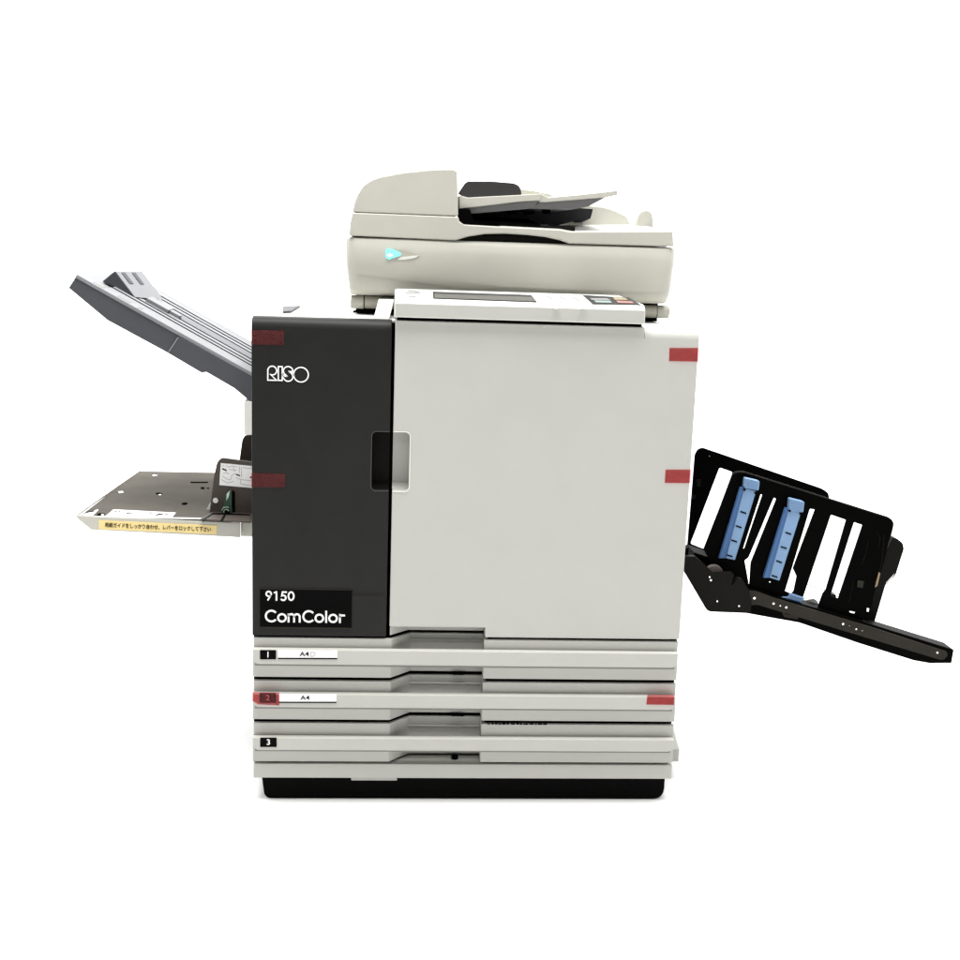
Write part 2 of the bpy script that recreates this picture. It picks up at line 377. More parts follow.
# three paper drawers
def drawer_outline(y=0, x0=.0, x1=.769, t=.007):
    return [(x0, y), (.2465, y), (.2825, .038), (.4135, .038), (.4135, y), (x1, y), (x1, y + t), (.4135 + t, y + t), (.4135 + t, .038 + t), (.2805, .038 + t), (.2445, y + t), (x0, y + t)]
bars = [(.2515, .2795), (.1705, .1965), (.0890, .1135)]
lows = [.2232, .1428, .0620]
tops = [.2965, .2162, .1358]
for i in range(3):
    bm = bmesh.new()
    x1 = .769 + .0012 * i; x0 = .0005
    # lower face and upper band are one moulding with the hand pocket pressed into it
    PZ(bm, drawer_outline(.0, x0, x1), lows[i], bars[i][0] + .004)
    PZ(bm, drawer_outline(.002, x0 + .001, x1 - .001), bars[i][0] + .0042, tops[i])
    # small ledges at the back of the pocket
    PZ(bm, [(.2785, .0325), (.4133, .0325), (.4133, .0375), (.2835, .0375)], bars[i][1] + .004, bars[i][1] + .0065)
    dr = link('paper_drawer', bm, M_light, T, bevel=.0026, seg=2, label=['top paper drawer', 'middle paper drawer with red tape', 'bottom paper drawer'][i])
    # projecting bar
    b0, b1 = bars[i]
    bar = [(x0 + .001, b1), (x0 + .001, b0 + .007), (x0 + .008, b0), (x1 - .010, b0), (x1 - .003, b0 + .007), (x1 - .003, b1)]
    prism('drawer_bar', rounded(bar, [0, .004, .006, .006, .004, 0], 3), -.013, -.0003, M_light, dr, bevel=.0022, seg=3)
    box('bar_shade', x0 + .004, x1 - .006, -.0007, .001, b0 - .0068, b0 + .0004, M_barshade, dr, smooth=0)  # grey strip painted as the shade line beneath the bar
    # drawer body behind
    box('drawer_box', .03, .74, .06, .50, lows[i] + .004, bars[i][1], M_gap, dr, smooth=0)
    # number tile and size card
    if i == 0: nb, cardp = [(0.0151, 0.2781), (0.0431, 0.2784), (0.0432, 0.2613), (0.015, 0.261)], [(0.0467, 0.2781), (0.1512, 0.2786), (0.1513, 0.265), (0.0467, 0.2643)]
    if i == 1: nb, cardp = [(0.0142, 0.1978), (0.0432, 0.198), (0.0432, 0.1799), (0.0142, 0.1797)], [(0.0485, 0.1962), (0.1506, 0.197), (0.1507, 0.1828), (0.0485, 0.1821)]
    if i == 2: nb, cardp = [(0.0152, 0.1135), (0.0445, 0.1137), (0.0446, 0.0959), (0.0151, 0.0957)], None
    nt_ = prism('number_tile', nb, -.0140, -.0130, M_black, dr, smooth=0)
    cx = sum(q[0] for q in nb) / 4; cz = sum(q[1] for q in nb) / 4
    text('number', str(i + 1), cx, cz, .0150, -.0144, M_letter, dr, bold=.0001, label='white number %d' % (i + 1))
    if cardp:
        cdx = prism('size_card', cardp, -.0138, -.0130, M_paper, dr, smooth=0, label='white card reading A4')
        cx = sum(q[0] for q in cardp) / 4; cz = sum(q[1] for q in cardp) / 4
        lo = [(q[0], q[1]) for q in (cardp[3], cardp[2])]
        prism('card_slot', [(lo[0][0], lo[0][1]), (lo[1][0], lo[1][1]), (lo[1][0], lo[1][1] - .0024), (lo[0][0], lo[0][1] - .0024)], -.0142, -.0130, M_black, dr, smooth=0)
        text('size_text', 'A4', cx - (.006 if i == 0 else .005), cz, .0115, -.0142, M_ink, dr, bold=.0001, width=.0165, label='printed A4')
        if i == 0:
            bm = bmesh.new(); px, pz = cx + .0085, cz
            ribbon(bm, [(px - .003, pz + .0035), (px + .0045, pz + .0035), (px + .0045, pz - .0005), (px + .001, pz - .004), (px - .003, pz - .004)], .0009, -.0139, True)
            link('page_symbol', bm, M_greyink, dr, smooth=0)
    if i == 1:
        tape([(0.0019, 0.2003), (0.0492, 0.2), (0.0492, 0.1755), (0.0117, 0.1771), (0.0018, 0.1842)], dr, -.0148, wrap=0)['label'] = 'red tape over the number 2'
        tape([(0.7135, 0.2012), (0.7633, 0.2012), (0.7638, 0.1812), (0.7128, 0.1816)], dr, -.0136, wrap=0)['label'] = 'red tape at the right end of the middle drawer'
# latches glimpsed in the gaps under the drawers
bm = bmesh.new()
for x, z in ((.36, .2200), (.36, .1397)): B(bm, x, x + .022, .028, .036, z, z + .0028)
B(bm, .362, .374, .020, .030, .0590, .0640); B(bm, .366, .370, .018, .030, .0588, .0625)
link('drawer_catch', bm, M_gap, T, smooth=0)
bm = bmesh.new()
xx = .424
for j in range(14):
    ww = random.uniform(.004, .010); B(bm, xx, xx + ww, .0002, .004, .1354, .1354 + random.uniform(.001, .0022)); xx += ww + random.uniform(.001, .003)
link('worn_edge', bm, M_gap, T, smooth=0)
# base rail and black plinth
box('base_rail', .0015, .7715, .0, .60, .0300, .0580, M_light, T, bevel=.0016)
bm = bmesh.new(); P(bm, rounded([(.014, .032), (.763, .032), (.763, -.0165), (.020, -.0165)], [0, 0, .030, .012], 8), .014, .56)
link('plinth', bm, M_black, T, smooth=40, bevel=.002)
box('foot_plate', .178, .262, .006, .10, .0225, .0298, M_light, T, bevel=.001)
# side box near the floor on the right
bm = bmesh.new(); hb = [(0.7846, 0.062), (0.7934, 0.0621), (0.8078, 0.0457), (0.8097, 0.0167), (0.7874, 0.0166)]
PX(bm, [(.10, .0466), (.10, .0205), (.40, .0205), (.40, .0640), (.15, .0640)], .755, hb[2][0])
link('side_box', bm, M_light, T, bevel=.0015)
# left side cover showing between the two trays
box('side_cover', -.0255, .01, .10, .50, .645, .7062, M_white, T, bevel=.002, label='pale side cover between the left trays')

# ------------------------------------------------------------------ control panel
s = .013 / .108
def ztop(y): return .9005 + s * (y + .008)
bm = bmesh.new()
outl = [(.2405, -.010), (.6705, -.010), (.6705, .012), (.6420, .100), (.2450, .100), (.2405, .092)]
a = [bm.verts.new((x, y, .8700)) for x, y in outl]; b = [bm.verts.new((x, y, ztop(y) if y > 0 else .8945)) for x, y in outl]
c = [bm.verts.new((x + (.002 if x < .3 else -.002), -.002, ztop(-.002))) for x in (.2405, .6705)]
bm.faces.new(a)
top_f = [b[2], b[3], b[4], b[5], c[0], c[1]]
bm.faces.new(top_f)
bm.faces.new((a[0], a[1], b[1], b[0])); bm.faces.new((b[0], b[1], c[1], c[0]))
bm.faces.new((a[1], a[2], b[2], c[1], b[1])); bm.faces.new((a[2], a[3], b[3], b[2])); bm.faces.new((a[3], a[4], b[4], b[3])); bm.faces.new((a[4], a[5], b[5], b[4])); bm.faces.new((a[5], a[0], b[0], c[0], b[5]))
cp = link('control_panel', bm, M_white, T, bevel=.0022, seg=3, label='slim white control panel with a grey screen and keys')
# warm grey front skirt
box('panel_skirt', .2425, .6690, -.0112, -.0090, .8715, .8938, M_light, cp, bevel=.0012)
box('panel_gap', .246, .668, .004, .09, .8640, .8703, M_gap, cp, smooth=0)
bm = bmesh.new(); sheet(bm, [(0.3068, 0.0735, 0.9108), (0.4804, 0.0687, 0.9102), (0.4837, -0.0015, 0.9018), (0.3064, 0.0038, 0.9024)], .0006)
scr = link('screen_frame', bm, M_adf, cp, smooth=0)
bm = bmesh.new(); sheet(bm, [(0.3096, 0.0441, 0.9081), (0.4786, 0.043, 0.9079), (0.4818, -0.0025, 0.9025), (0.3086, 0.0034, 0.9032)], .0008)
link('touch_screen', bm, M_screen, scr, smooth=0)
bm = bmesh.new(); sheet(bm, [(0.5746, 0.0853, 0.9122), (0.6553, 0.0702, 0.9104), (0.6636, -0.0007, 0.9019), (0.5791, -0.0031, 0.9016)], .0006)
kp = link('key_plate', bm, M_adf, cp, smooth=0, label='dark grey key field')
kk = [([(0.582, 0.0466, 0.9084), (0.6126, 0.0498, 0.9088), (0.6165, 0.0302, 0.9064), (0.5829, 0.0285, 0.9062)], 3), ([(0.5857, 0.024, 0.9057), (0.6139, 0.0248, 0.9057), (0.6143, 0.006, 0.9035), (0.5864, 0.0053, 0.9034)], 0), ([(0.6256, 0.0644, 0.9105), (0.6463, 0.0597, 0.91), (0.6481, 0.0397, 0.9075), (0.6239, 0.0375, 0.9073)], 1), ([(0.6252, 0.0297, 0.9063), (0.6528, 0.0264, 0.9059), (0.6527, 0.0065, 0.9036), (0.6249, 0.0068, 0.9036)], 2)]
for q, ci in kk:
    bm = bmesh.new(); sheet(bm, q, .0010); link('key', bm, M_c[ci], kp, smooth=0)
bm = bmesh.new()
for pts3 in ([(0.5124, -0.0137, 0.9002), (0.5185, -0.0126, 0.9003), (0.5171, -0.0244, 0.8989), (0.511, -0.0254, 0.8988)], [(0.51, -0.0332, 0.8979), (0.5161, -0.0322, 0.898), (0.5147, -0.0438, 0.8966), (0.5087, -0.0448, 0.8965)], [(0.5078, -0.0524, 0.8955), (0.5138, -0.0515, 0.8957), (0.5124, -0.0629, 0.8943), (0.5064, -0.0638, 0.8942)], [(0.5587, -0.0137, 0.9002), (0.5648, -0.0127, 0.9003), (0.5632, -0.0245, 0.8989), (0.557, -0.0255, 0.8988)], [(0.5559, -0.0333, 0.8979), (0.562, -0.0323, 0.898), (0.5604, -0.0439, 0.8966), (0.5543, -0.0449, 0.8965)]):
    sheet(bm, pts3, .0005)
link('panel_marks', bm, M_greyink, cp, smooth=0)
bm = bmesh.new()
for pts3 in ([(0.2639, 0.0801, 0.9115), (0.2849, 0.0765, 0.9111), (0.2839, 0.0657, 0.9098), (0.2638, 0.0705, 0.9104)], [(0.2585, 0.0601, 0.9091), (0.2881, 0.0581, 0.9089), (0.2863, 0.0505, 0.9079), (0.2585, 0.0528, 0.9082)], [(0.2636, 0.023, 0.9046), (0.2773, 0.0224, 0.9046), (0.2772, 0.0153, 0.9037), (0.2636, 0.0159, 0.9038)], [(0.5102, 0.0662, 0.9098), (0.5156, 0.0364, 0.9062), (0.5136, 0.034, 0.906), (0.5082, 0.0638, 0.9095)], [(0.5314, 0.0647, 0.9097), (0.5376, 0.0301, 0.9055), (0.5356, 0.0277, 0.9052), (0.5292, 0.0612, 0.9092)], [(0.5558, 0.0618, 0.9093), (0.5616, 0.0261, 0.905), (0.5595, 0.0238, 0.9047), (0.5537, 0.0593, 0.909)]):
    sheet(bm, pts3, .0005)
link('faint_print', bm, mat('pale print', (.2, .2, .2), .6), cp, smooth=0)

# ------------------------------------------------------------------ scanner
ys = .12
x0, x1 = .1515, .7475
def ssec(u):
    X = x0 + (x1 - x0) * u
    e = min(X - x0, x1 - X)
    rr = .022; pull = 0 if e > rr else rr - math.sqrt(max(0, rr * rr - (rr - e) ** 2))     # plan rounding at both ends
    g = math.exp(-((X - .43) / .085) ** 4)
    wch = .0022 + .0075 * math.exp(-((X - .445) / .10) ** 2)      # white rolled edge, wider below the finger hold
    zc = .953 - .0445 * (X - x0) / .40 if X < .55 else .9087
    zc = max(zc, .922)
    lowc = .0050 * max(0, min(1, 1 - (X - .33) / .22))
    return [(.60, 1.0005), (ys + .012 + pull, 1.0005), (ys + .0045 + pull, 1.0000), (ys + pull, 1.0000 - wch), (ys - .003 + pull, .975), (ys - .003 + pull, zc), (ys + .0002 + lowc + pull, max(zc - .009 - lowc, .9140)), (ys + .0035 + pull, .9100), (ys + .0065 + pull, .9045), (ys + .022 + pull, .8985), (.60, .8985)], X, pull
N = 64; rings = []
us = sorted(set([0, .0015, .004, .008, .014, .022, .030, .038] + [1 - q for q in (0, .0015, .004, .008, .014, .022, .030, .038)] + [i / N for i in range(3, N - 2)]))
bm = bmesh.new()
for u in us:
    sec, X, pull = ssec(u)
    ring = []
    for y, z in sec:
        t = max(0, (1.0 - z) / .10); ins = .0085 * t ** 2.2
        dx = ins if X < .4 else -ins
        ed = min(X - x0, x1 - X); dx *= max(0, 1 - ed / .08)
        ring.append(bm.verts.new((X + dx, y, z)))
    rings.append(ring)
for a, b in zip(rings, rings[1:]):
    for j in range(len(a)): bm.faces.new((a[j], a[(j + 1) % len(a)], b[(j + 1) % len(a)], b[j]))
bm.faces.new(rings[0]); bm.faces.new(rings[-1][::-1])
scanner = link('scanner', bm, M_scan, T, smooth=180, label='warm grey scanner mounted on top of the printer')
wn = scanner.modifiers.new('normals', 'WEIGHTED_NORMAL'); wn.weight = 80
# status lamp in a tear shaped dimple
ylp = ys - .0032
tear = [(0.2237, 0.9789), (0.2271, 0.9821), (0.2342, 0.982), (0.2502, 0.9808), (0.2663, 0.9778), (0.2834, 0.9731), (0.2754, 0.9675), (0.2577, 0.9642), (0.2417, 0.9626), (0.2275, 0.9618), (0.2239, 0.9659)]
prism('lamp_dimple', tear, ylp - .0006, ylp + .001, M_hinge, scanner, smooth=0)
tl = [(0.2452, 0.9649), (0.2505, 0.9685), (0.2735, 0.9717), (0.2829, 0.9727), (0.2754, 0.9676), (0.2577, 0.964), (0.2452, 0.9631)]
prism('dimple_edge', tl, ylp - .0012, ylp - .0002, M_white, scanner, smooth=0)
tl = rounded([(0.2236, 0.9799), (0.2271, 0.9823), (0.2342, 0.982), (0.2503, 0.9748), (0.2497, 0.9713), (0.2381, 0.9674), (0.2293, 0.9637), (0.2239, 0.966)], .0012, 3)
lens = prism('status_lamp', tl, ylp - .0026, ylp, M_lamp, scanner, smooth=0, label='lit cyan status lamp')
tl = [(0.2261, 0.9713), (0.23, 0.9739), (0.2362, 0.9713), (0.2301, 0.9681)]
prism('lamp_core', tl, ylp - .0034, ylp - .002, M_core, scanner, smooth=0)
# lid of the scanner with the finger hold cut into its lower edge
lens_arc = [(0.5514, 1.0016), (0.534, 1.007), (0.5068, 1.0118), (0.4761, 1.0143), (0.4348, 1.0154), (0.3991, 1.0135), (0.3689, 1.008), (0.3468, 1.0006)]
lid = [(0.1578, 1.0029), (0.1593, 1.0231), (0.1631, 1.0429), (0.2472, 1.0426), (0.3506, 1.0419), (0.3529, 1.0338), (0.3611, 1.0287), (0.4254, 1.0273), (0.5332, 1.0256), (0.5513, 1.0227), (0.6778, 1.0274), (0.7378, 1.0298), (0.7409, 1.0023)] + lens_arc
bm = bmesh.new(); P(bm, lid, ys - .001, ys + .10)
lidp = link('lid', bm, M_scan, scanner, bevel=.0024, seg=3, smooth=30, label='scanner lid with a finger hold in its lower edge')
box('lid_plate', .160, .738, ys + .04, .58, 1.0008, 1.020, M_scan, lidp, bevel=.002)
bm = bmesh.new()
PX(bm, [(ys + .0100, 1.0006), (ys + .0140, 1.0320), (ys + .034, 1.0320), (ys + .034, 1.0006)], .345, .562)
link('finger_hold', bm, M_bracket, lidp, smooth=0)
# sloping delivery surface on the lid, rising to the back
bm = bmesh.new()
P(bm, [(0.3562, 1.0297), (0.4262, 1.0285), (0.5344, 1.0268), (0.5563, 1.0236), (0.6797, 1.0276), (0.7381, 1.0299), (0.7388, 1.0193), (0.564, 1.0136), (0.5347, 1.0197), (0.3566, 1.0174)], ys + .0088, .56, pts2=[(x, z + .018) for x, z in [(0.3562, 1.0297), (0.4262, 1.0285), (0.5344, 1.0268), (0.5563, 1.0236), (0.6797, 1.0276), (0.7381, 1.0299), (0.7388, 1.0193), (0.564, 1.0136), (0.5347, 1.0197), (0.3566, 1.0174)]])
link('delivery_plate', bm, M_white, lidp, smooth=0)
# feeder hood at the left
hood = rounded([(0.1633, 1.0441), (0.1659, 1.0579), (0.1713, 1.0739), (0.1818, 1.0907), (0.1934, 1.099), (0.2073, 1.1053), (0.251, 1.1149), (0.3054, 1.1223), (0.3388, 1.124), (0.3467, 1.12), (0.3503, 1.0457), (0.3503, 1.0433)], [0, 0, .01, .015, .01, .01, .01, .01, .004, .004, 0, 0], 4)
hd = prism('feeder_hood', hood, ys + .0005, .50, M_scan, scanner, bevel=.0022, seg=3, smooth=30, label='rounded document feeder hood')
# dark delivery slot under the document trays
slot = [(0.3542, 1.0777), (0.6275, 1.0696), (0.6235, 1.0511), (0.6059, 1.0428), (0.5967, 1.0473), (0.5496, 1.0322), (0.3695, 1.0263)]
prism('delivery_slot', slot, .36, .45, M_trayside, lidp, smooth=0)
bm = bmesh.new()
sheet(bm, [(.356, ys + .012, 1.0335), (.50, ys + .012, 1.031), (.50, .36, 1.043), (.356, .36, 1.043)], .003)
link('slot_floor', bm, M_gap, lidp, smooth=0)
bm = bmesh.new()
P(bm, rounded([(0.3509, 1.0547), (0.3712, 1.0554), (0.379, 1.0339), (0.4256, 1.0302), (0.372, 1.0291), (0.3586, 1.0311), (0.3517, 1.0382)], 0), ys + .003, ys + .03)
link('slot_cheek', bm, M_gap, lidp, smooth=0)
rear = rounded([(0.5763, 1.0317), (0.5742, 1.0779), (0.6321, 1.0788), (0.6654, 1.077), (0.695, 1.0679), (0.7142, 1.0585), (0.7213, 1.0445), (0.7222, 1.0284)], [0, .01, .02, .02, .02, .01, 0, 0], 4)
prism('rear_guide', rear, .455, .52, M_scan, lidp, bevel=.002)
bp = [(0.7186, 1.0281), (0.7185, 1.0477), (0.7217, 1.0625), (0.7293, 1.0704), (0.7414, 1.0714), (0.7488, 1.0663), (0.7526, 1.0527), (0.754, 1.0292)]
prism('paper_bump', rounded(bp, .006, 3), .375, .40, M_scan, lidp, bevel=.002)
# document trays
def slab(name, front, low, y0, y1, m, parent, lift=.0, **k):
    bm = bmesh.new(); P(bm, front, y0, y1, pts2=[(x, z + lift) for x, z in front])
    return link(name, bm, m, parent, **k)
f1 = [(0.3523, 1.0799), (0.3672, 1.0762), (0.4024, 1.0792), (0.4515, 1.0833), (0.4995, 1.0877), (0.4979, 1.0758), (0.4609, 1.0724), (0.353, 1.0559)]
t1 = slab('document_tray', f1, None, .135, .44, M_scan, scanner, bevel=.0012, smooth=0, label='two part document tray')
u1 = [(x, z) for x, z in [(0.3546, 1.0574), (0.4984, 1.0764), (0.4827, 1.0612), (0.3675, 1.0478)]]
bm = bmesh.new(); P(bm, u1, .142, .42); link('tray_underside', bm, M_greymetal, t1, smooth=0)
f2 = [(0.4995, 1.0874), (0.5118, 1.0815), (0.5684, 1.0884), (0.636, 1.0981), (0.6375, 1.0904), (0.6147, 1.0851), (0.5059, 1.0729), (0.4951, 1.0729)]
slab('tray_extension', f2, None, .137, .43, M_scan, t1, bevel=.0012, smooth=0)
u2 = [(x, z) for x, z in [(0.5003, 1.0742), (0.6171, 1.0859), (0.5861, 1.0683), (0.5554, 1.0616), (0.4791, 1.0608)]]
bm = bmesh.new(); P(bm, u2, .144, .41); link('tray_underside', bm, M_greymetal, t1, smooth=0)
bm = bmesh.new()
P(bm, [(0.5066, 1.0653), (0.5213, 1.0658), (0.5208, 1.0542), (0.5089, 1.0538)], .17, .20); P(bm, [(0.4429, 1.0587), (0.4646, 1.063), (0.4722, 1.057), (0.4504, 1.0518)], .17, .24); P(bm, [(0.474, 1.0571), (0.4922, 1.0586), (0.4907, 1.0523), (0.476, 1.0518)], .17, .21)
link('tray_hook', bm, M_gap, t1, smooth=0)
sg = rounded([(0.3525, 1.0849), (0.3648, 1.1041), (0.3702, 1.1073), (0.4142, 1.1087), (0.4547, 1.1069), (0.4641, 1.1029), (0.4685, 1.0952), (0.4702, 1.0791), (0.3712, 1.0739)], [.001, .003, .003, .006, .006, .004, .004, 0, 0], 3)
prism('sheet_guide', sg, .20, .208, M_adf, t1, bevel=.0015, label='dark grey sheet guide')
prism('sheet_guide', [(0.4833, 1.1022), (0.507, 1.1005), (0.5449, 1.0946), (0.5451, 1.09), (0.4838, 1.0879)], .36, .366, M_scan, t1, smooth=0)
# hinge rollers under the scanner
bm = bmesh.new(); q = [(0.1608, 0.8848), (0.1852, 0.8855), (0.2377, 0.8852)]
cyl(bm, (q[0][0], .162, .8850), .0122, q[1][0] - q[0][0] - .0008, 'X', 28); link('hinge_roller', bm, M_scan, scanner, bevel=.001)
bm = bmesh.new(); cyl(bm, (q[1][0] + .0008, .162, .8850), .0116, .075, 'X', 28); link('hinge_roller', bm, M_hinge, scanner, bevel=.001)
bm = bmesh.new(); q = [(0.6917, 0.8875), (0.7245, 0.8875), (0.7468, 0.8872)]
cyl(bm, (q[1][0] + .0008, .162, .8830), .0122, q[2][0] - q[1][0], 'X', 28); link('hinge_roller', bm, M_scan, scanner, bevel=.001)
bm = bmesh.new(); cyl(bm, (q[0][0] - .03, .162, .8830), .0116, q[1][0] - q[0][0] + .03, 'X', 28); link('hinge_roller', bm, M_hinge, scanner, bevel=.001)
box('scanner_neck', .17, .73, .175, .50, .8640, .8984, M_gap, scanner, smooth=0)

# ------------------------------------------------------------------ upper left output tray
bm = bmesh.new()
# the tray follows one slope: from (-.3156, .9167) down to (.0, .745)
xA, zA = -.3156, .9165; xB, zB = .002, .7443
def zs(x): return zA + (zB - zA) * (x - xA) / (xB - xA)
prof = [(-0.3281, 0.8974), (-0.2626, 0.843), (-0.1605, 0.7892), (-0.1005, 0.7545), (-0.0961, 0.7553), (-0.0917, 0.7561), (-0.0426, 0.7282), (-0.0108, 0.7019)]
side = [(xA, zA), (xB, zB)] + prof[::-1]
P(bm, side, .103, .115)
trayo = link('output_tray', bm, M_trayside, T, bevel=.0015, smooth=0, label='slate grey sloping output tray at the upper left')
bm = bmesh.new()
P(bm, [(-0.1391, 0.819), (-0.0107, 0.7514), (-0.0108, 0.7037), (-0.0426, 0.73), (-0.0917, 0.7579), (-0.097, 0.756), (-0.1005, 0.7559), (-0.1553, 0.7877)], .1005, .103)
link('tray_side_panel', bm, M_trayside, trayo, bevel=.0008, smooth=0)
bm = bmesh.new(); ribbon(bm, [(-0.1399, 0.8164), (-0.1567, 0.7904)], .0022, .1003)
link('step_highlight', bm, M_traytop, trayo, smooth=0)  # light strip painted as the highlight where the side panel steps
bm = bmesh.new()
P(bm, [(xA, zA), (xB, zB), (xB, zB - .040), (xA + .03, zA - .032)], .115, .47)
link('tray_body', bm, M_traytop, trayo, bevel=.001, smooth=0)
dx, dz2 = (xB - xA), (zB - zA); ln = math.hypot(dx, dz2); ux, uz = dx / ln, dz2 / ln; nx, nz = -uz, ux
if nz < 0: nx, nz = -nx, -nz
def slope_strip(bm, s0, s1, y0, y1, h0, h1):
    P(bm, [(xA + ux * s0 + nx * h0, zA + uz * s0 + nz * h0), (xA + ux * s1 + nx * h0, zA + uz * s1 + nz * h0), (xA + ux * s1 + nx * h1, zA + uz * s1 + nz * h1), (xA + ux * s0 + nx * h1, zA + uz * s0 + nz * h1)], y0, y1)
bm = bmesh.new(); slope_strip(bm, 0, ln, .101, .1470, -.001, .0055)
link('tray_rim', bm, M_traytop, trayo, bevel=.0012, smooth=0)
bm = bmesh.new(); slope_strip(bm, .03, ln, .44, .47, -.001, .006)
link('tray_rim', bm, M_traytop, trayo, bevel=.002, smooth=0)
for y0_, y1_ in ((.1475, .1680), (.1830, .2005), (.2155, .2370), (.2520, .2575), (.3055, .3100), (.3250, .3490), (.3650, .3845), (.4005, .4420)):
    bm = bmesh.new(); slope_strip(bm, .050, ln, y0_, y1_, -.001, .0055)
    link('tray_rib', bm, M_traytop, trayo, bevel=.0006, smooth=0)
bm = bmesh.new(); slope_strip(bm, .05, ln, .258, .305, -.001, .0056)
link('guide_channel', bm, M_channel, trayo, smooth=0)
bm = bmesh.new(); slope_strip(bm, .052, ln, .150, .440, .0008, .0050)
link('groove_shade', bm, M_grooveshade, trayo, smooth=0)  # near-black strip, almost flush, paints the shading between the ribs
bm = bmesh.new()
for s0, s1 in ((.028, .048), (.075, .10), (.115, .122)): slope_strip(bm, s0, s1, .112, .135, .0050, .0059)
link('rim_mark', bm, M_greymetal, trayo, smooth=0)
# paper stop, a wedge across the ribs
st = [(-0.2936, 0.9051), (-0.2725, 0.9245), (-0.2636, 0.9229), (-0.2322, 0.8789)]
bm = bmesh.new()
A = [(-0.2927, 0.906), (-0.2689, 0.9264), (-0.2331, 0.8788)]; Bk = [(-0.2887, 0.9014), (-0.2532, 0.9232), (-0.2132, 0.8721)]
a = [bm.verts.new((x, .20, z)) for x, z in A]; b = [bm.verts.new((x, .33, z)) for x, z in [(-0.2886, 0.9062), (-0.2465, 0.9231), (-0.2056, 0.8685)]]
bm.faces.new(a); bm.faces.new(b[::-1])
for i in range(3): bm.faces.new((a[i], a[(i + 1) % 3], b[(i + 1) % 3], b[i])).material_index = (1 if i == 1 else 0)
stp = link('paper_stop', bm, [M_trayside, M_traytop], trayo, bevel=.0015, smooth=0, label='wedge shaped paper stop')
bm = bmesh.new()
def on_stop(u, v):   # point on the light sloping face of the stop
    p0 = Vector((A[1][0], .20, A[1][1])); p1 = Vector((A[2][0], .20, A[2][1])); q0 = b0_; q1 = b1_
    return (p0.lerp(q0, v)).lerp(p1.lerp(q1, v), u) + nrm * .0006
bb = [(-0.2465, 0.9231), (-0.2056, 0.8685)]
b0_ = Vector((bb[0][0], .33, bb[0][1])); b1_ = Vector((bb[1][0], .33, bb[1][1]))
nrm = (Vector((A[2][0] - A[1][0], 0, A[2][1] - A[1][1])).cross(b0_ - Vector((A[1][0], .20, A[1][1])))).normalized()
if nrm.z < 0: nrm = -nrm
for v0 in (.16, .54):
    sheet(bm, [on_stop(.08, v0), on_stop(.08, v0 + .13), on_stop(.48, v0 + .13), on_stop(.48, v0)], .0006, nrm)
link('stop_slot', bm, M_trayside, stp, smooth=0)
bm = bmesh.new(); slope_strip(bm, .105, .150, .225, .275, .004, .0125); slope_strip(bm, .150, .172, .238, .262, .004, .0115)
link('stop_tongue', bm, M_traytop, stp, bevel=.001, smooth=0)

# ------------------------------------------------------------------ lower left feed tray
zf = .4868
bm = bmesh.new()
fr = [(-0.3267, 0.4921), (-0.3234, 0.4836), (-0.3001, 0.4641), (-0.0327, 0.4543), (-0.0326, 0.4817), (-0.3175, 0.49)]
P(bm, fr, .10, .104)
feed = link('feed_tray', bm, M_scan, T, bevel=.001, smooth=0, label='flat paper feed tray at the lower left')
bk = [(-0.3326, 0.1237), (-0.3073, 0.5533), (-0.0609, 0.4938)]
(ax, ay), (bx, by), _ = bk
bm = bmesh.new(); PZ(bm, [(ax + .009, .104), (-.003, .104), (-.003, by), (bx, by)], zf - .005, zf)
plate = link('tray_plate', bm, M_feed, feed, bevel=.0008, smooth=0, label='grey brown metal plate')
bm = bmesh.new()
PZ(bm, [(ax, .104), (ax + .0045, .104), (bx + .0045, by), (bx, by + .004)], zf - .001, zf + .0022)
link('plate_edge', bm, M_white, plate, smooth=0)
bm = bmesh.new(); B(bm, -.0335, -.001, .112, .20, .4535, .4800); link('tray_arm', bm, M_scan, feed, bevel=.001, smooth=0)
bm = bmesh.new()
PZ(bm, [(ax + .004, .1015), (-.034, .1015), (-.034, .109), (ax + .008, .109)], zf, zf + .0012); link('front_rim', bm, M_white, feed, smooth=0)
def flat(name, pts, m, parent, z=.4869, t=.0008): 
    bm = bmesh.new(); PZ(bm, pts, z, z + t); return link(name, bm, m, parent, smooth=0)
flat('plate_sticker', [(-0.3205, 0.1188), (-0.303, 0.1665), (-0.3011, 0.1624), (-0.3002, 0.1163)], M_paper, plate)
flat('plate_sticker', [(-0.2764, 0.1141), (-0.2749, 0.168), (-0.1569, 0.1503), (-0.1575, 0.1021)], M_paper, plate)
bm = bmesh.new()
for q in ([(-0.3176, 0.1405), (-0.3071, 0.1532), (-0.3046, 0.1466), (-0.3154, 0.1348)], [(-0.1909, 0.1173), (-0.1872, 0.1359), (-0.1785, 0.1383), (-0.1773, 0.1317), (-0.1844, 0.1261)], [(-0.2456, 0.1379), (-0.2324, 0.144), (-0.2313, 0.1391), (-0.2442, 0.1313)], [(-0.2688, 0.1529), (-0.2653, 0.1532), (-0.2638, 0.1465), (-0.2674, 0.1463)], [(-0.2622, 0.1518), (-0.2586, 0.1521), (-0.2572, 0.1454), (-0.2608, 0.1451)], [(-0.2064, 0.1461), (-0.2001, 0.1466), (-0.1988, 0.14), (-0.2051, 0.1395)], [(-0.1779, 0.14), (-0.1692, 0.1373), (-0.1684, 0.1324), (-0.177, 0.135)]):
    PZ(bm, q, .4878, .4882)
link('sticker_print', bm, M_ink, plate, smooth=0)
bm = bmesh.new()
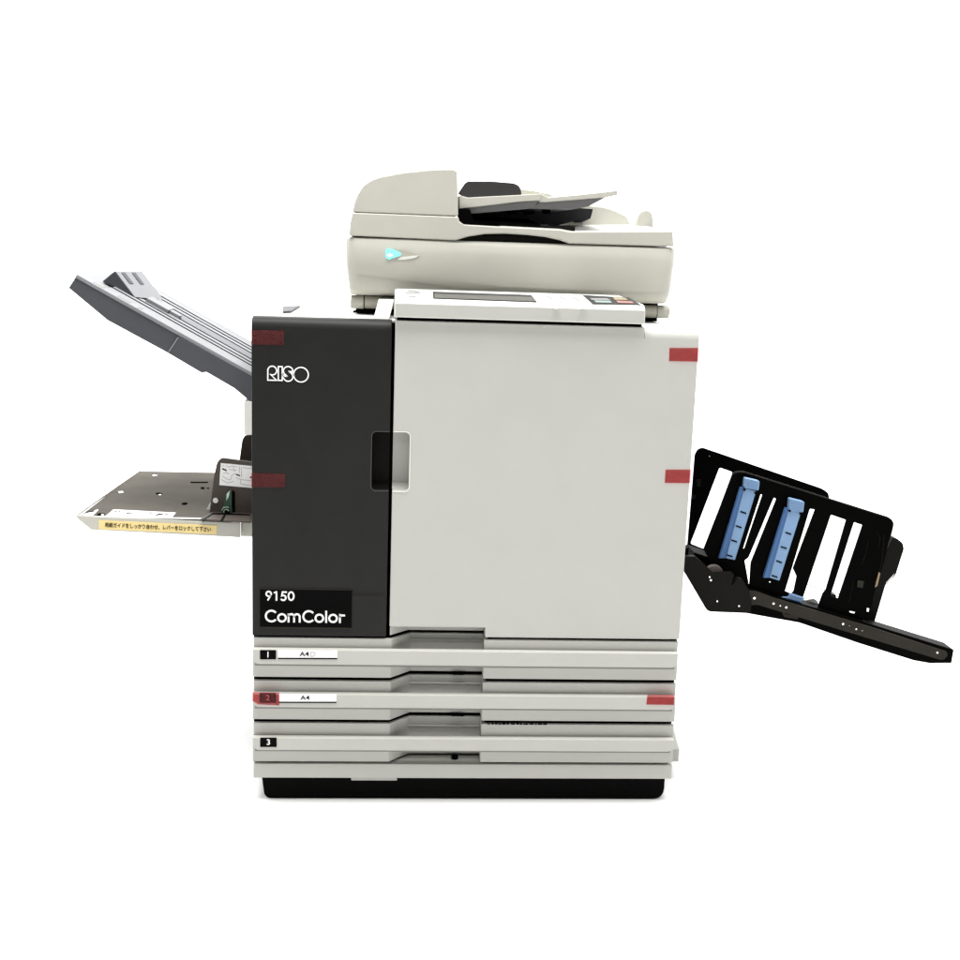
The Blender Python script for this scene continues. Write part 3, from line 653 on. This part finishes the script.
for q in ([(-0.2276, 0.3254), (-0.2208, 0.331), (-0.2134, 0.3228), (-0.2138, 0.3092), (-0.2215, 0.3085)], [(-0.1612, 0.2352), (-0.154, 0.2431), (-0.1488, 0.2344), (-0.1505, 0.2216), (-0.1579, 0.221)], [(-0.1488, 0.388), (-0.1446, 0.3936), (-0.1391, 0.3838), (-0.1393, 0.3716), (-0.1455, 0.373)], [(-0.1783, 0.4449), (-0.1427, 0.4485), (-0.1408, 0.4358), (-0.1762, 0.4323)], [(-0.1357, 0.3882), (-0.1317, 0.3886), (-0.1299, 0.3765), (-0.1339, 0.3761)], [(-0.2721, 0.5215), (-0.2651, 0.529), (-0.2597, 0.5114), (-0.2671, 0.5062)], [(-0.2953, 0.1184), (-0.2946, 0.1384), (-0.2832, 0.136), (-0.2814, 0.1162)]):
    PZ(bm, q, .4868, .4872)
link('plate_hole', bm, M_gap, plate, smooth=0)
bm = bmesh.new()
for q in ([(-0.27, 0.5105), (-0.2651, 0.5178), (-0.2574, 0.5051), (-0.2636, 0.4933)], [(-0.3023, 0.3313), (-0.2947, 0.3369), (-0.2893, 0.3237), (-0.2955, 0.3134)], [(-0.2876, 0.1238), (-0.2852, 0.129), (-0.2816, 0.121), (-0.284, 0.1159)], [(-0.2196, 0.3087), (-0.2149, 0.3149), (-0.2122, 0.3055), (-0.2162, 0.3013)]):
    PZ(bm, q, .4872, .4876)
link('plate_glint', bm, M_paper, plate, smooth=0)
# yellow notice on the front edge
yl = [(-0.2858, 0.4826), (-0.0743, 0.4765), (-0.0755, 0.4599), (-0.2862, 0.466)]
ws = prism('notice_sticker', yl, .0990, .1000, M_yellow, feed, smooth=0, label='yellow strip of Japanese instructions')
ang = math.atan2(yl[1][1] - yl[0][1], yl[1][0] - yl[0][0])
cx = sum(q[0] for q in yl) / 4; cz = sum(q[1] for q in yl) / 4
text('notice_text', '\u7528\u7d19\u30ac\u30a4\u30c9\u3092\u3057\u3063\u304b\u308a\u5408\u308f\u305b\u3001\u30ec\u30d0\u30fc\u3092\u30ed\u30c3\u30af\u3057\u3066\u4e0b\u3055\u3044', cx, cz - .0004, .0094, .0986, M_ink, ws, rot=-ang, width=.190, bold=.0001)
# paper guide with diagram and green lever
gb = flat('guide_base', [(-0.1038, 0.0918), (-0.0909, 0.1506), (-0.0206, 0.1478), (-0.0125, 0.0787)], M_guide, feed, t=.003)
bm = bmesh.new()
for q in ([(-0.1017, 0.076), (-0.0885, 0.1395), (-0.0847, 0.1381), (-0.0967, 0.0748)], [(-0.0898, 0.1428), (-0.0193, 0.1366), (-0.0181, 0.1267), (-0.0878, 0.1294)], [(-0.0657, 0.0756), (-0.0658, 0.1287), (-0.0622, 0.129), (-0.0608, 0.0727)]): PZ(bm, q, .4899, .4905)
link('base_groove', bm, M_black, gb, smooth=0)
gp = rounded([(-0.0973, 0.4848), (-0.0943, 0.5106), (-0.0892, 0.5525), (-0.0823, 0.5829), (-0.0749, 0.5902), (-0.0107, 0.5825), (-0.0109, 0.4796), (-0.048, 0.4818)], [0, 0, 0, .006, .006, 0, 0, 0], 4)
guide = prism('side_guide', gp, .16, .172, M_guide, feed, bevel=.002, smooth=30, label='front taupe paper guide with a diagram')
gp2 = rounded([(-0.0772, 0.5321), (-0.0708, 0.5786), (-0.0656, 0.5884), (-0.0543, 0.5895), (-0.0297, 0.588), (-0.0298, 0.5161)], [0, .006, .005, 0, 0, 0], 4)
prism('side_guide', gp2, .44, .452, M_guide, feed, bevel=.002, label='rear taupe paper guide')
box('back_stop', -.010, .0, .20, .44, .49, .57, M_guide, feed, smooth=0)
ds = [(-0.0753, 0.5813), (-0.0162, 0.5768), (-0.0163, 0.5351), (-0.0782, 0.5396)]
dg = prism('diagram_sticker', ds, .1588, .1598, M_paper, guide, smooth=0, label='white sticker with a line drawing')
bm = bmesh.new()
def R_(pts, wd=.0009): ribbon(bm, pts, wd, .1587, False, t=.0003)
R_([(-0.073, 0.5702), (-0.0639, 0.5666)]); R_([(-0.0725, 0.5708), (-0.0648, 0.5673)], .0026); R_([(-0.0474, 0.5607), (-0.04, 0.558)], .0026)
R_([(-0.0216, 0.5561), (-0.0161, 0.5543)], .003)
link('diagram_ink', bm, M_ink, guide, smooth=0)
bm = bmesh.new()
R_([(-0.075, 0.5501), (-0.0622, 0.5439), (-0.0511, 0.5475)]); R_([(-0.0731, 0.5569), (-0.0603, 0.5496), (-0.0566, 0.5516)]); R_([(-0.0566, 0.5516), (-0.0547, 0.5592), (-0.0492, 0.5623), (-0.0419, 0.5585)])
R_([(-0.0409, 0.5756), (-0.0409, 0.5633)]); R_([(-0.0372, 0.5747), (-0.0373, 0.555)]); R_([(-0.0474, 0.5546), (-0.0391, 0.5508), (-0.0161, 0.5486)]); R_([(-0.039, 0.5508), (-0.0386, 0.5425), (-0.0165, 0.5391)])
R_([(-0.0656, 0.5769), (-0.0601, 0.5742), (-0.0546, 0.5762), (-0.0455, 0.5741)]); R_([(-0.0602, 0.5704), (-0.0528, 0.5678), (-0.0455, 0.5689)]); R_([(-0.0712, 0.5617), (-0.0657, 0.5637), (-0.0602, 0.561)]); R_([(-0.073, 0.5758), (-0.0693, 0.5771)]); R_([(-0.0528, 0.5734), (-0.0492, 0.5659)]); R_([(-0.0344, 0.574), (-0.0253, 0.5719), (-0.0179, 0.5728)])
link('diagram_lines', bm, M_greyink, guide, smooth=0)
bm = bmesh.new(); c = [(-0.0855, 0.51)][0]; cyl(bm, (c[0], .1585, c[1]), .0050, .002, n=20); link('guide_button', bm, M_paper, guide)
bm = bmesh.new(); c = [(-0.0628, 0.4937)][0]
cyl(bm, (c[0], .140, c[1]), .0095, .018, n=28)
P(bm, rounded([(-0.0673, 0.5041), (-0.0642, 0.5249), (-0.057, 0.5336), (-0.0539, 0.5317), (-0.0537, 0.5119), (-0.0531, 0.4853), (-0.0638, 0.4775)], .001, 2), .142, .150)
lv = link('lock_lever', bm, M_green, feed, bevel=.0008, smooth=30, label='green locking lever')
bm = bmesh.new(); cyl(bm, (c[0], .1385, c[1]), .0062, .002, n=24); link('lever_hub', bm, M_bracket, lv)
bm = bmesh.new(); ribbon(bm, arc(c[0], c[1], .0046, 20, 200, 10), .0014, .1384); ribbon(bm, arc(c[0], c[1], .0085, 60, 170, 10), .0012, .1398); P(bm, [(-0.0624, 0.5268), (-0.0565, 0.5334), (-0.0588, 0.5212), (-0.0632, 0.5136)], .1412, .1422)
link('lever_highlight', bm, mat('pale green highlight', (.45, .58, .48), .4), lv, smooth=0)  # pale strips painted as highlights on the hub and blade
bm = bmesh.new(); P(bm, [(-0.0547, 0.5304), (-0.0496, 0.5267), (-0.0498, 0.4847), (-0.055, 0.4807)], .158, .1598); link('lever_slot', bm, M_gap, guide, smooth=0)
bm = bmesh.new(); P(bm, [(-0.0928, 0.5077), (-0.093, 0.4929), (-0.1032, 0.4912), (-0.098, 0.5019)], .165, .170); link('guide_foot', bm, M_paper, guide, smooth=0)

# ------------------------------------------------------------------ right hand stacking tray
YF, YB = .12, .43
rail = [(0.9115, 0.368), (0.9367, 0.366), (1.1684, 0.3015), (1.3359, 0.2522), (1.3341, 0.2249), (1.291, 0.2241), (1.2586, 0.2294), (1.1424, 0.2644), (1.0252, 0.3031), (0.966, 0.313), (0.9149, 0.3218)]
stk = prism('stacking_tray', rail, .104, .150, M_steel, T, bevel=.0015, smooth=0, label='open black steel stacking tray hanging off the right side')
strip = rounded([(0.9212, 0.3665), (0.9368, 0.3652), (0.9726, 0.3527), (1.1689, 0.2967), (1.319, 0.25), (1.3219, 0.2431), (1.3159, 0.2341), (1.308, 0.2336), (1.1448, 0.2803), (0.9403, 0.3392), (0.9262, 0.339)], .0015, 2)
rl = prism('side_rail', strip, .0985, .104, M_rail, stk, bevel=.0008, smooth=0)
for x, y, r in ((754.2,598,.0030), (773.3,603.4,.0026), (786,607.2,.0026), (842.8,623.8,.0026), (856,629,.0019), (937,652.4,.0024)): pass
for q, r in zip([(0.9317, 0.3531), (0.9695, 0.343), (0.9947, 0.3358), (1.1081, 0.3042), (1.1349, 0.2941), (1.2995, 0.2488), (1.147, 0.2912), (1.1206, 0.3007), (0.9828, 0.3388)], (.0030, .0026, .0026, .0026, .0019, .0024, .0007, .0007, .0016)):
    screw((q[0], .0985, q[1]), r, rl)
bm = bmesh.new()
for q in ([(0.9883, 0.3256), (0.994, 0.3152), (1.0217, 0.3103), (1.02, 0.3163), (0.9974, 0.3208)], ): P(bm, q, .1015, .1035)
link('rail_hook', bm, M_rail, stk, smooth=0)
# near fence, a plate with tall openings
outer = rounded([(0.8807, 0.5886), (0.887, 0.5918), (0.9003, 0.5924), (1.1895, 0.5091), (1.1986, 0.4995), (1.1963, 0.4791), (1.192, 0.4633), (1.1862, 0.4217), (1.1769, 0.3759), (1.1658, 0.3055), (1.1544, 0.3003), (0.8991, 0.3739), (0.8606, 0.397), (0.8344, 0.4407)], [.002, .003, .006, .010, .006, .003, .003, 0, 0, 0, 0, 0, 0, 0], 4)
h = [[(0.9357, 0.5498), (0.94, 0.5483), (0.913, 0.4422), (0.9095, 0.4429)], [(0.9615, 0.5441), (0.9672, 0.54), (0.9274, 0.4157), (0.928, 0.3664), (0.9143, 0.4207), (0.9216, 0.4263)],
     [(1.0326, 0.5234), (1.0436, 0.5217), (1.0103, 0.4056), (1.019, 0.3899), (1.0155, 0.3608), (1.0117, 0.3552), (0.9975, 0.3606)], [(1.0743, 0.5125), (1.1059, 0.5022), (1.078, 0.3633), (1.0727, 0.3565), (1.0651, 0.3272), (1.0308, 0.3367)], [(1.1202, 0.4989), (1.1387, 0.493), (1.1039, 0.3469), (1.0875, 0.3535)]]
h = [rounded(q, .0015, 2) for q in h]
ff = holed('near_fence', outer, h, YF, YF + .006, M_steel, stk, smooth=0, label='near black fence with tall slots')
ed = [(0.882, 0.5875), (0.8882, 0.5906), (0.9004, 0.5911), (1.1884, 0.5081)]
bm = bmesh.new(); ribbon(bm, ed, .0009, YF, False, t=.0012)
link('fence_highlight', bm, M_rail, ff, smooth=0)  # lighter line painted as the highlight along the fence top
# far fence
bo = rounded([(0.882, 0.569), (0.8876, 0.5812), (0.8981, 0.5849), (1.1657, 0.5008), (1.1787, 0.4923), (1.1821, 0.477), (1.1769, 0.4482), (0.9843, 0.4995), (0.9433, 0.3398), (0.9364, 0.3129), (0.8785, 0.3254)], [.004, .006, .006, .008, .006, .003, 0, 0, 0, 0, 0], 4)
bh = [rounded([(0.9369, 0.5429), (0.9671, 0.5331), (0.9167, 0.3626), (0.8849, 0.3749)], .004, 3)]
fb = holed('far_fence', bo, bh, YB, YB + .006, M_steel, stk, smooth=0, label='far black fence')
screw(([(0.9131, 0.5675)][0][0], YB, [(0.9131, 0.5675)][0][1]), .0022, fb)
bm = bmesh.new(); P(bm, [(0.8885, 0.517), (0.8981, 0.5172), (0.898, 0.5007), (0.8902, 0.5014)], YB - .003, YB); P(bm, [(0.8799, 0.4843), (0.8897, 0.4823), (0.8881, 0.4736), (0.8805, 0.4745)], YB - .003, YB)
link('fence_pad', bm, M_bracket, fb, smooth=0)
# deck tying the fences together behind the bracket
bm = bmesh.new(); P(bm, [(0.8173, 0.4332), (0.8694, 0.4161), (0.9208, 0.3869), (0.9245, 0.3628), (0.9455, 0.347), (0.9476, 0.3187), (0.8684, 0.3176), (0.8209, 0.3794)], .128, .19)
link('tray_root', bm, M_steel, stk, smooth=0)
hull('tray_root', [(x, .19, z) for x, z in [(0.8248, 0.4257), (0.8899, 0.4025), (0.9179, 0.3746), (0.9215, 0.3256), (0.8503, 0.341)]] + [(x, .428, z) for x, z in [(0.8838, 0.3705), (0.9151, 0.3599), (0.9431, 0.3359), (0.9363, 0.3067), (0.8873, 0.3172)]], M_steel, stk, smooth=0)
# wire across the back
bm = bmesh.new(); ribbon(bm, [(1.1356, 0.2985), (1.1562, 0.2901), (1.2239, 0.2731)], .0016, .40, False, t=.001); link('wire', bm, M_rail, stk, smooth=0)
# clear plastic lump and blue clip at the foot
bm = bmesh.new(); P(bm, rounded([(1.0414, 0.327), (1.0477, 0.3341), (1.0662, 0.3386), (1.0747, 0.3325), (1.0792, 0.3153), (1.0439, 0.3209)], .003, 3), .15, .17); link('foam_pad', bm, mat('pale grey pad', (.5, .5, .5), .6), stk, bevel=.002)
bm = bmesh.new(); P(bm, [(1.0883, 0.3533), (1.1039, 0.3503), (1.1077, 0.3303), (1.0885, 0.3349)], .135, .15); link('latch_block', bm, M_bracket, stk, smooth=0)
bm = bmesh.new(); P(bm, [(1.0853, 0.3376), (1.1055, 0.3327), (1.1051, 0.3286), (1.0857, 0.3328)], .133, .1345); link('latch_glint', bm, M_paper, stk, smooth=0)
bl = rounded([(0.989, 0.3508), (1.0036, 0.351), (1.0049, 0.3594), (1.0352, 0.3498), (1.0273, 0.3362), (0.9894, 0.3456)], .001, 2)
cl = prism('blue_clip', bl, .114, .119, M_blue, stk, bevel=.0008, smooth=0, label='blue clip at the foot of the near fence')
bm = bmesh.new(); ribbon(bm, [(0.9983, 0.3483), (1.0262, 0.3424)], .0018, .1138); ribbon(bm, [(1.0057, 0.354), (1.0296, 0.3476)], .0011, .1138); link('clip_groove', bm, M_blueside, cl, smooth=0)
# two blue paper guides
def blue(face, sidef, cap, marks, ticks, lab, notches):
    g = prism('blue_guide', face, .107, .1195, M_blue, stk, bevel=.0012, smooth=0, label=lab)
    prism('guide_flank', sidef, .111, .1198, M_blueside, g, smooth=0)
    c = prism('finger_pad', rounded(cap, .003, 4), .104, .1195, M_blue, g, bevel=.0015, smooth=0)
    bm = bmesh.new()
    for x, z in marks: P(bm, [(x - .0060, z + .0030), (x + .0056, z - .0006), (x + .0056, z - .0034), (x - .0060, z + .0002)], .1062, .1069)
    link('guide_mark', bm, M_ink, g, smooth=0)
    bm = bmesh.new()
    for row in range(4):
        for t_ in range(7):
            a = Vector(cap[0]).lerp(Vector(cap[1]), (t_ + .7) / 8.2); dn = (Vector(cap[3]) - Vector(cap[0])) * (.14 + row * .22)
            p_ = a + dn; B(bm, p_.x - .0007, p_.x + .0007, .1032, .1042, p_.y - .0005, p_.y + .0005)
    link('grip_texture', bm, M_blueside, c, smooth=0)
    bm = bmesh.new()
    for x, z in notches: cyl(bm, (x, .1040, z), .0022, .004, n=12)
    link('guide_notch', bm, M_ink, g, smooth=0)
blue([(0.9001, 0.5631), (0.9229, 0.5587), (0.892, 0.4241), (0.8752, 0.4274)], [(0.894, 0.5637), (0.9005, 0.5631), (0.8756, 0.427), (0.8629, 0.4264)], [(0.8994, 0.5833), (0.9272, 0.5777), (0.9267, 0.5597), (0.8985, 0.5642)],
     [(0.901, 0.5171), (0.8942, 0.4894), (0.8876, 0.4618), (0.8809, 0.4331)], None, 'left blue paper guide', [(0.8995, 0.5606), (0.9212, 0.5549)])
blue([(0.9888, 0.5244), (1.012, 0.519), (0.9808, 0.385), (0.9621, 0.3903)], [(0.9829, 0.5262), (0.9892, 0.5244), (0.9626, 0.3899), (0.9514, 0.3893)], [(0.9875, 0.546), (1.016, 0.5396), (1.015, 0.5191), (0.9874, 0.5232)],
     [(0.9903, 0.4783), (0.9839, 0.4504), (0.9772, 0.4227), (0.9706, 0.394)], None, 'right blue paper guide', [(0.9889, 0.522), (1.0105, 0.5162)])
screw(([(0.9653, 0.38)][0][0], .1185, [(0.9653, 0.38)][0][1]), .0016, stk)
# dark end stop at the right
en = [(1.2161, 0.4607), (1.2242, 0.4589), (1.2372, 0.4497), (1.2409, 0.4381), (1.2295, 0.3855), (1.2111, 0.3649), (1.1944, 0.2788), (1.168, 0.2929), (1.1763, 0.3543)]
es = prism('end_stop', rounded(en, [0, .003, .004, .004, .003, .003, 0, 0, 0], 3), .16, .24, M_bracket, stk, bevel=.0015, smooth=0, label='dark grey end stop')
bm = bmesh.new(); ribbon(bm, [(1.2107, 0.3688), (1.2257, 0.388)], .0008, .1596); ribbon(bm, [(1.2146, 0.3737), (1.2225, 0.3835)], .0012, .1592); link('end_stop_highlight', bm, M_metal, es, smooth=0)  # bright lines painted as the highlight on the end stop's crease
bm = bmesh.new(); P(bm, [(1.1773, 0.4017), (1.1801, 0.3998), (1.1769, 0.3751), (1.1725, 0.3718)], .1175, .1192); link('amber_sticker', bm, M_beige, stk, smooth=0)
bm = bmesh.new(); P(bm, [(1.1373, 0.3857), (1.1493, 0.3834), (1.1478, 0.3703), (1.137, 0.3725)], .1165, .1192); link('grey_pad', bm, M_rail, stk, smooth=0)
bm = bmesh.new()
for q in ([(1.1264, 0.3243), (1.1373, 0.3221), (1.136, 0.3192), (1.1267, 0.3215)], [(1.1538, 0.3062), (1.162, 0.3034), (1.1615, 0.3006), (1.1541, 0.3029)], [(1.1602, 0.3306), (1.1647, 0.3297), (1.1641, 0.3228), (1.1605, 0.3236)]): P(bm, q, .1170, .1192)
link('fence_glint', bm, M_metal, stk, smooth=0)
bm = bmesh.new(); ribbon(bm, [(1.1243, 0.3392), (1.1307, 0.3852)], .0008, .1198); ribbon(bm, [(1.1507, 0.4646), (1.1491, 0.4409), (1.1419, 0.4131)], .0010, .1198); ribbon(bm, [(1.1647, 0.4825), (1.1738, 0.4689), (1.1718, 0.4492)], .0010, .1198); ribbon(bm, [(1.1811, 0.4749), (1.1819, 0.4256), (1.1718, 0.3458)], .0012, .1198)
link('fence_crease', bm, M_bracket, stk, smooth=0)
# hooked bracket at the machine
br = rounded([(0.7883, 0.4372), (0.8071, 0.4379), (0.8276, 0.4212), (0.8414, 0.4091), (0.8444, 0.4037), (0.8511, 0.4061), (0.8807, 0.4073), (0.8837, 0.4031), (0.8795, 0.382), (0.8842, 0.3856), (0.8906, 0.397), (0.8995, 0.3963), (0.9137, 0.3751), (0.9211, 0.3529), (0.921, 0.3289), (0.8429, 0.3311), (0.837, 0.3342), (0.7902, 0.4066)], [0, .002, 0, 0, .001, .001, .002, .001, .001, .001, .003, .004, .004, .004, .002, .003, .002, 0], 3)
bk_ = prism('mount_bracket', br, .078, .090, M_bracket, stk, bevel=.0012, smooth=0, label='dark bracket holding the stacking tray')
bm = bmesh.new(); c = [(0.8506, 0.3994)][0]; cyl(bm, (c[0], .094, c[1]), .0175, .010, n=32); link('pivot_wheel', bm, mat('brown grey plastic', (.10, .085, .075), .5, .3), bk_, bevel=.001)
for q, r in zip([(0.8551, 0.3521), (0.8974, 0.3433), (0.8374, 0.3988), (0.8401, 0.3927)], (.0020, .0020, .0020, .0024)): screw((q[0], .0785, q[1]), r, bk_)
box('mount_arm', .745, .80, .10, .42, [(0.8243, 0.4059)][0][1], [(0.8214, 0.4485)][0][1], M_steel, stk, smooth=0)

# give every child the transform of the machine's base point
bpy.context.view_layer.update()
for o in list(C.objects):
    if o.parent is T: o.matrix_parent_inverse = T.matrix_world.inverted()

# pieces that could be counted become objects of their own
def islands(me):
    n = len(me.vertices); par = list(range(n))
    def f(i):
        while par[i] != i: par[i] = par[par[i]]; i = par[i]
        return i
    for e in me.edges:
        a, b = f(e.vertices[0]), f(e.vertices[1])
        if a != b: par[a] = b
    g = {}
    for i in range(n): g.setdefault(f(i), []).append(i)
    return list(g.values())
SPLIT = ['drawer_catch', 'panel_marks', 'faint_print', 'rim_mark', 'stop_slot', 'worn_edge', 'plate_hole', 'plate_glint', 'guide_notch', 'guide_mark', 'tray_hook', 'base_groove', 'fence_pad', 'fence_glint', 'fence_crease', 'trim_line', 'sticker_print', 'clip_groove', 'diagram_ink', 'diagram_lines', 'plate_frame']
REN = {'panel_marks': 'panel_mark', 'diagram_lines': 'diagram_line'}
for o in list(C.objects):
    base = o.name.split('.')[0]
    if o.type != 'MESH' or base not in SPLIT: continue
    me = o.data; isl = islands(me)
    if len(isl) < 2: continue
    for k_, grp in enumerate(isl):
        keep = set(grp); bm = bmesh.new(); bm.from_mesh(me); bm.verts.ensure_lookup_table()
        bmesh.ops.delete(bm, geom=[v for v in bm.verts if v.index not in keep], context='VERTS')
        nm = REN.get(base, base); m2 = bpy.data.meshes.new(nm); bm.to_mesh(m2); bm.free()
        for mm in me.materials: m2.materials.append(mm)
        c = o.copy(); c.data = m2; c.name = nm; C.objects.link(c)
    bpy.data.objects.remove(o)
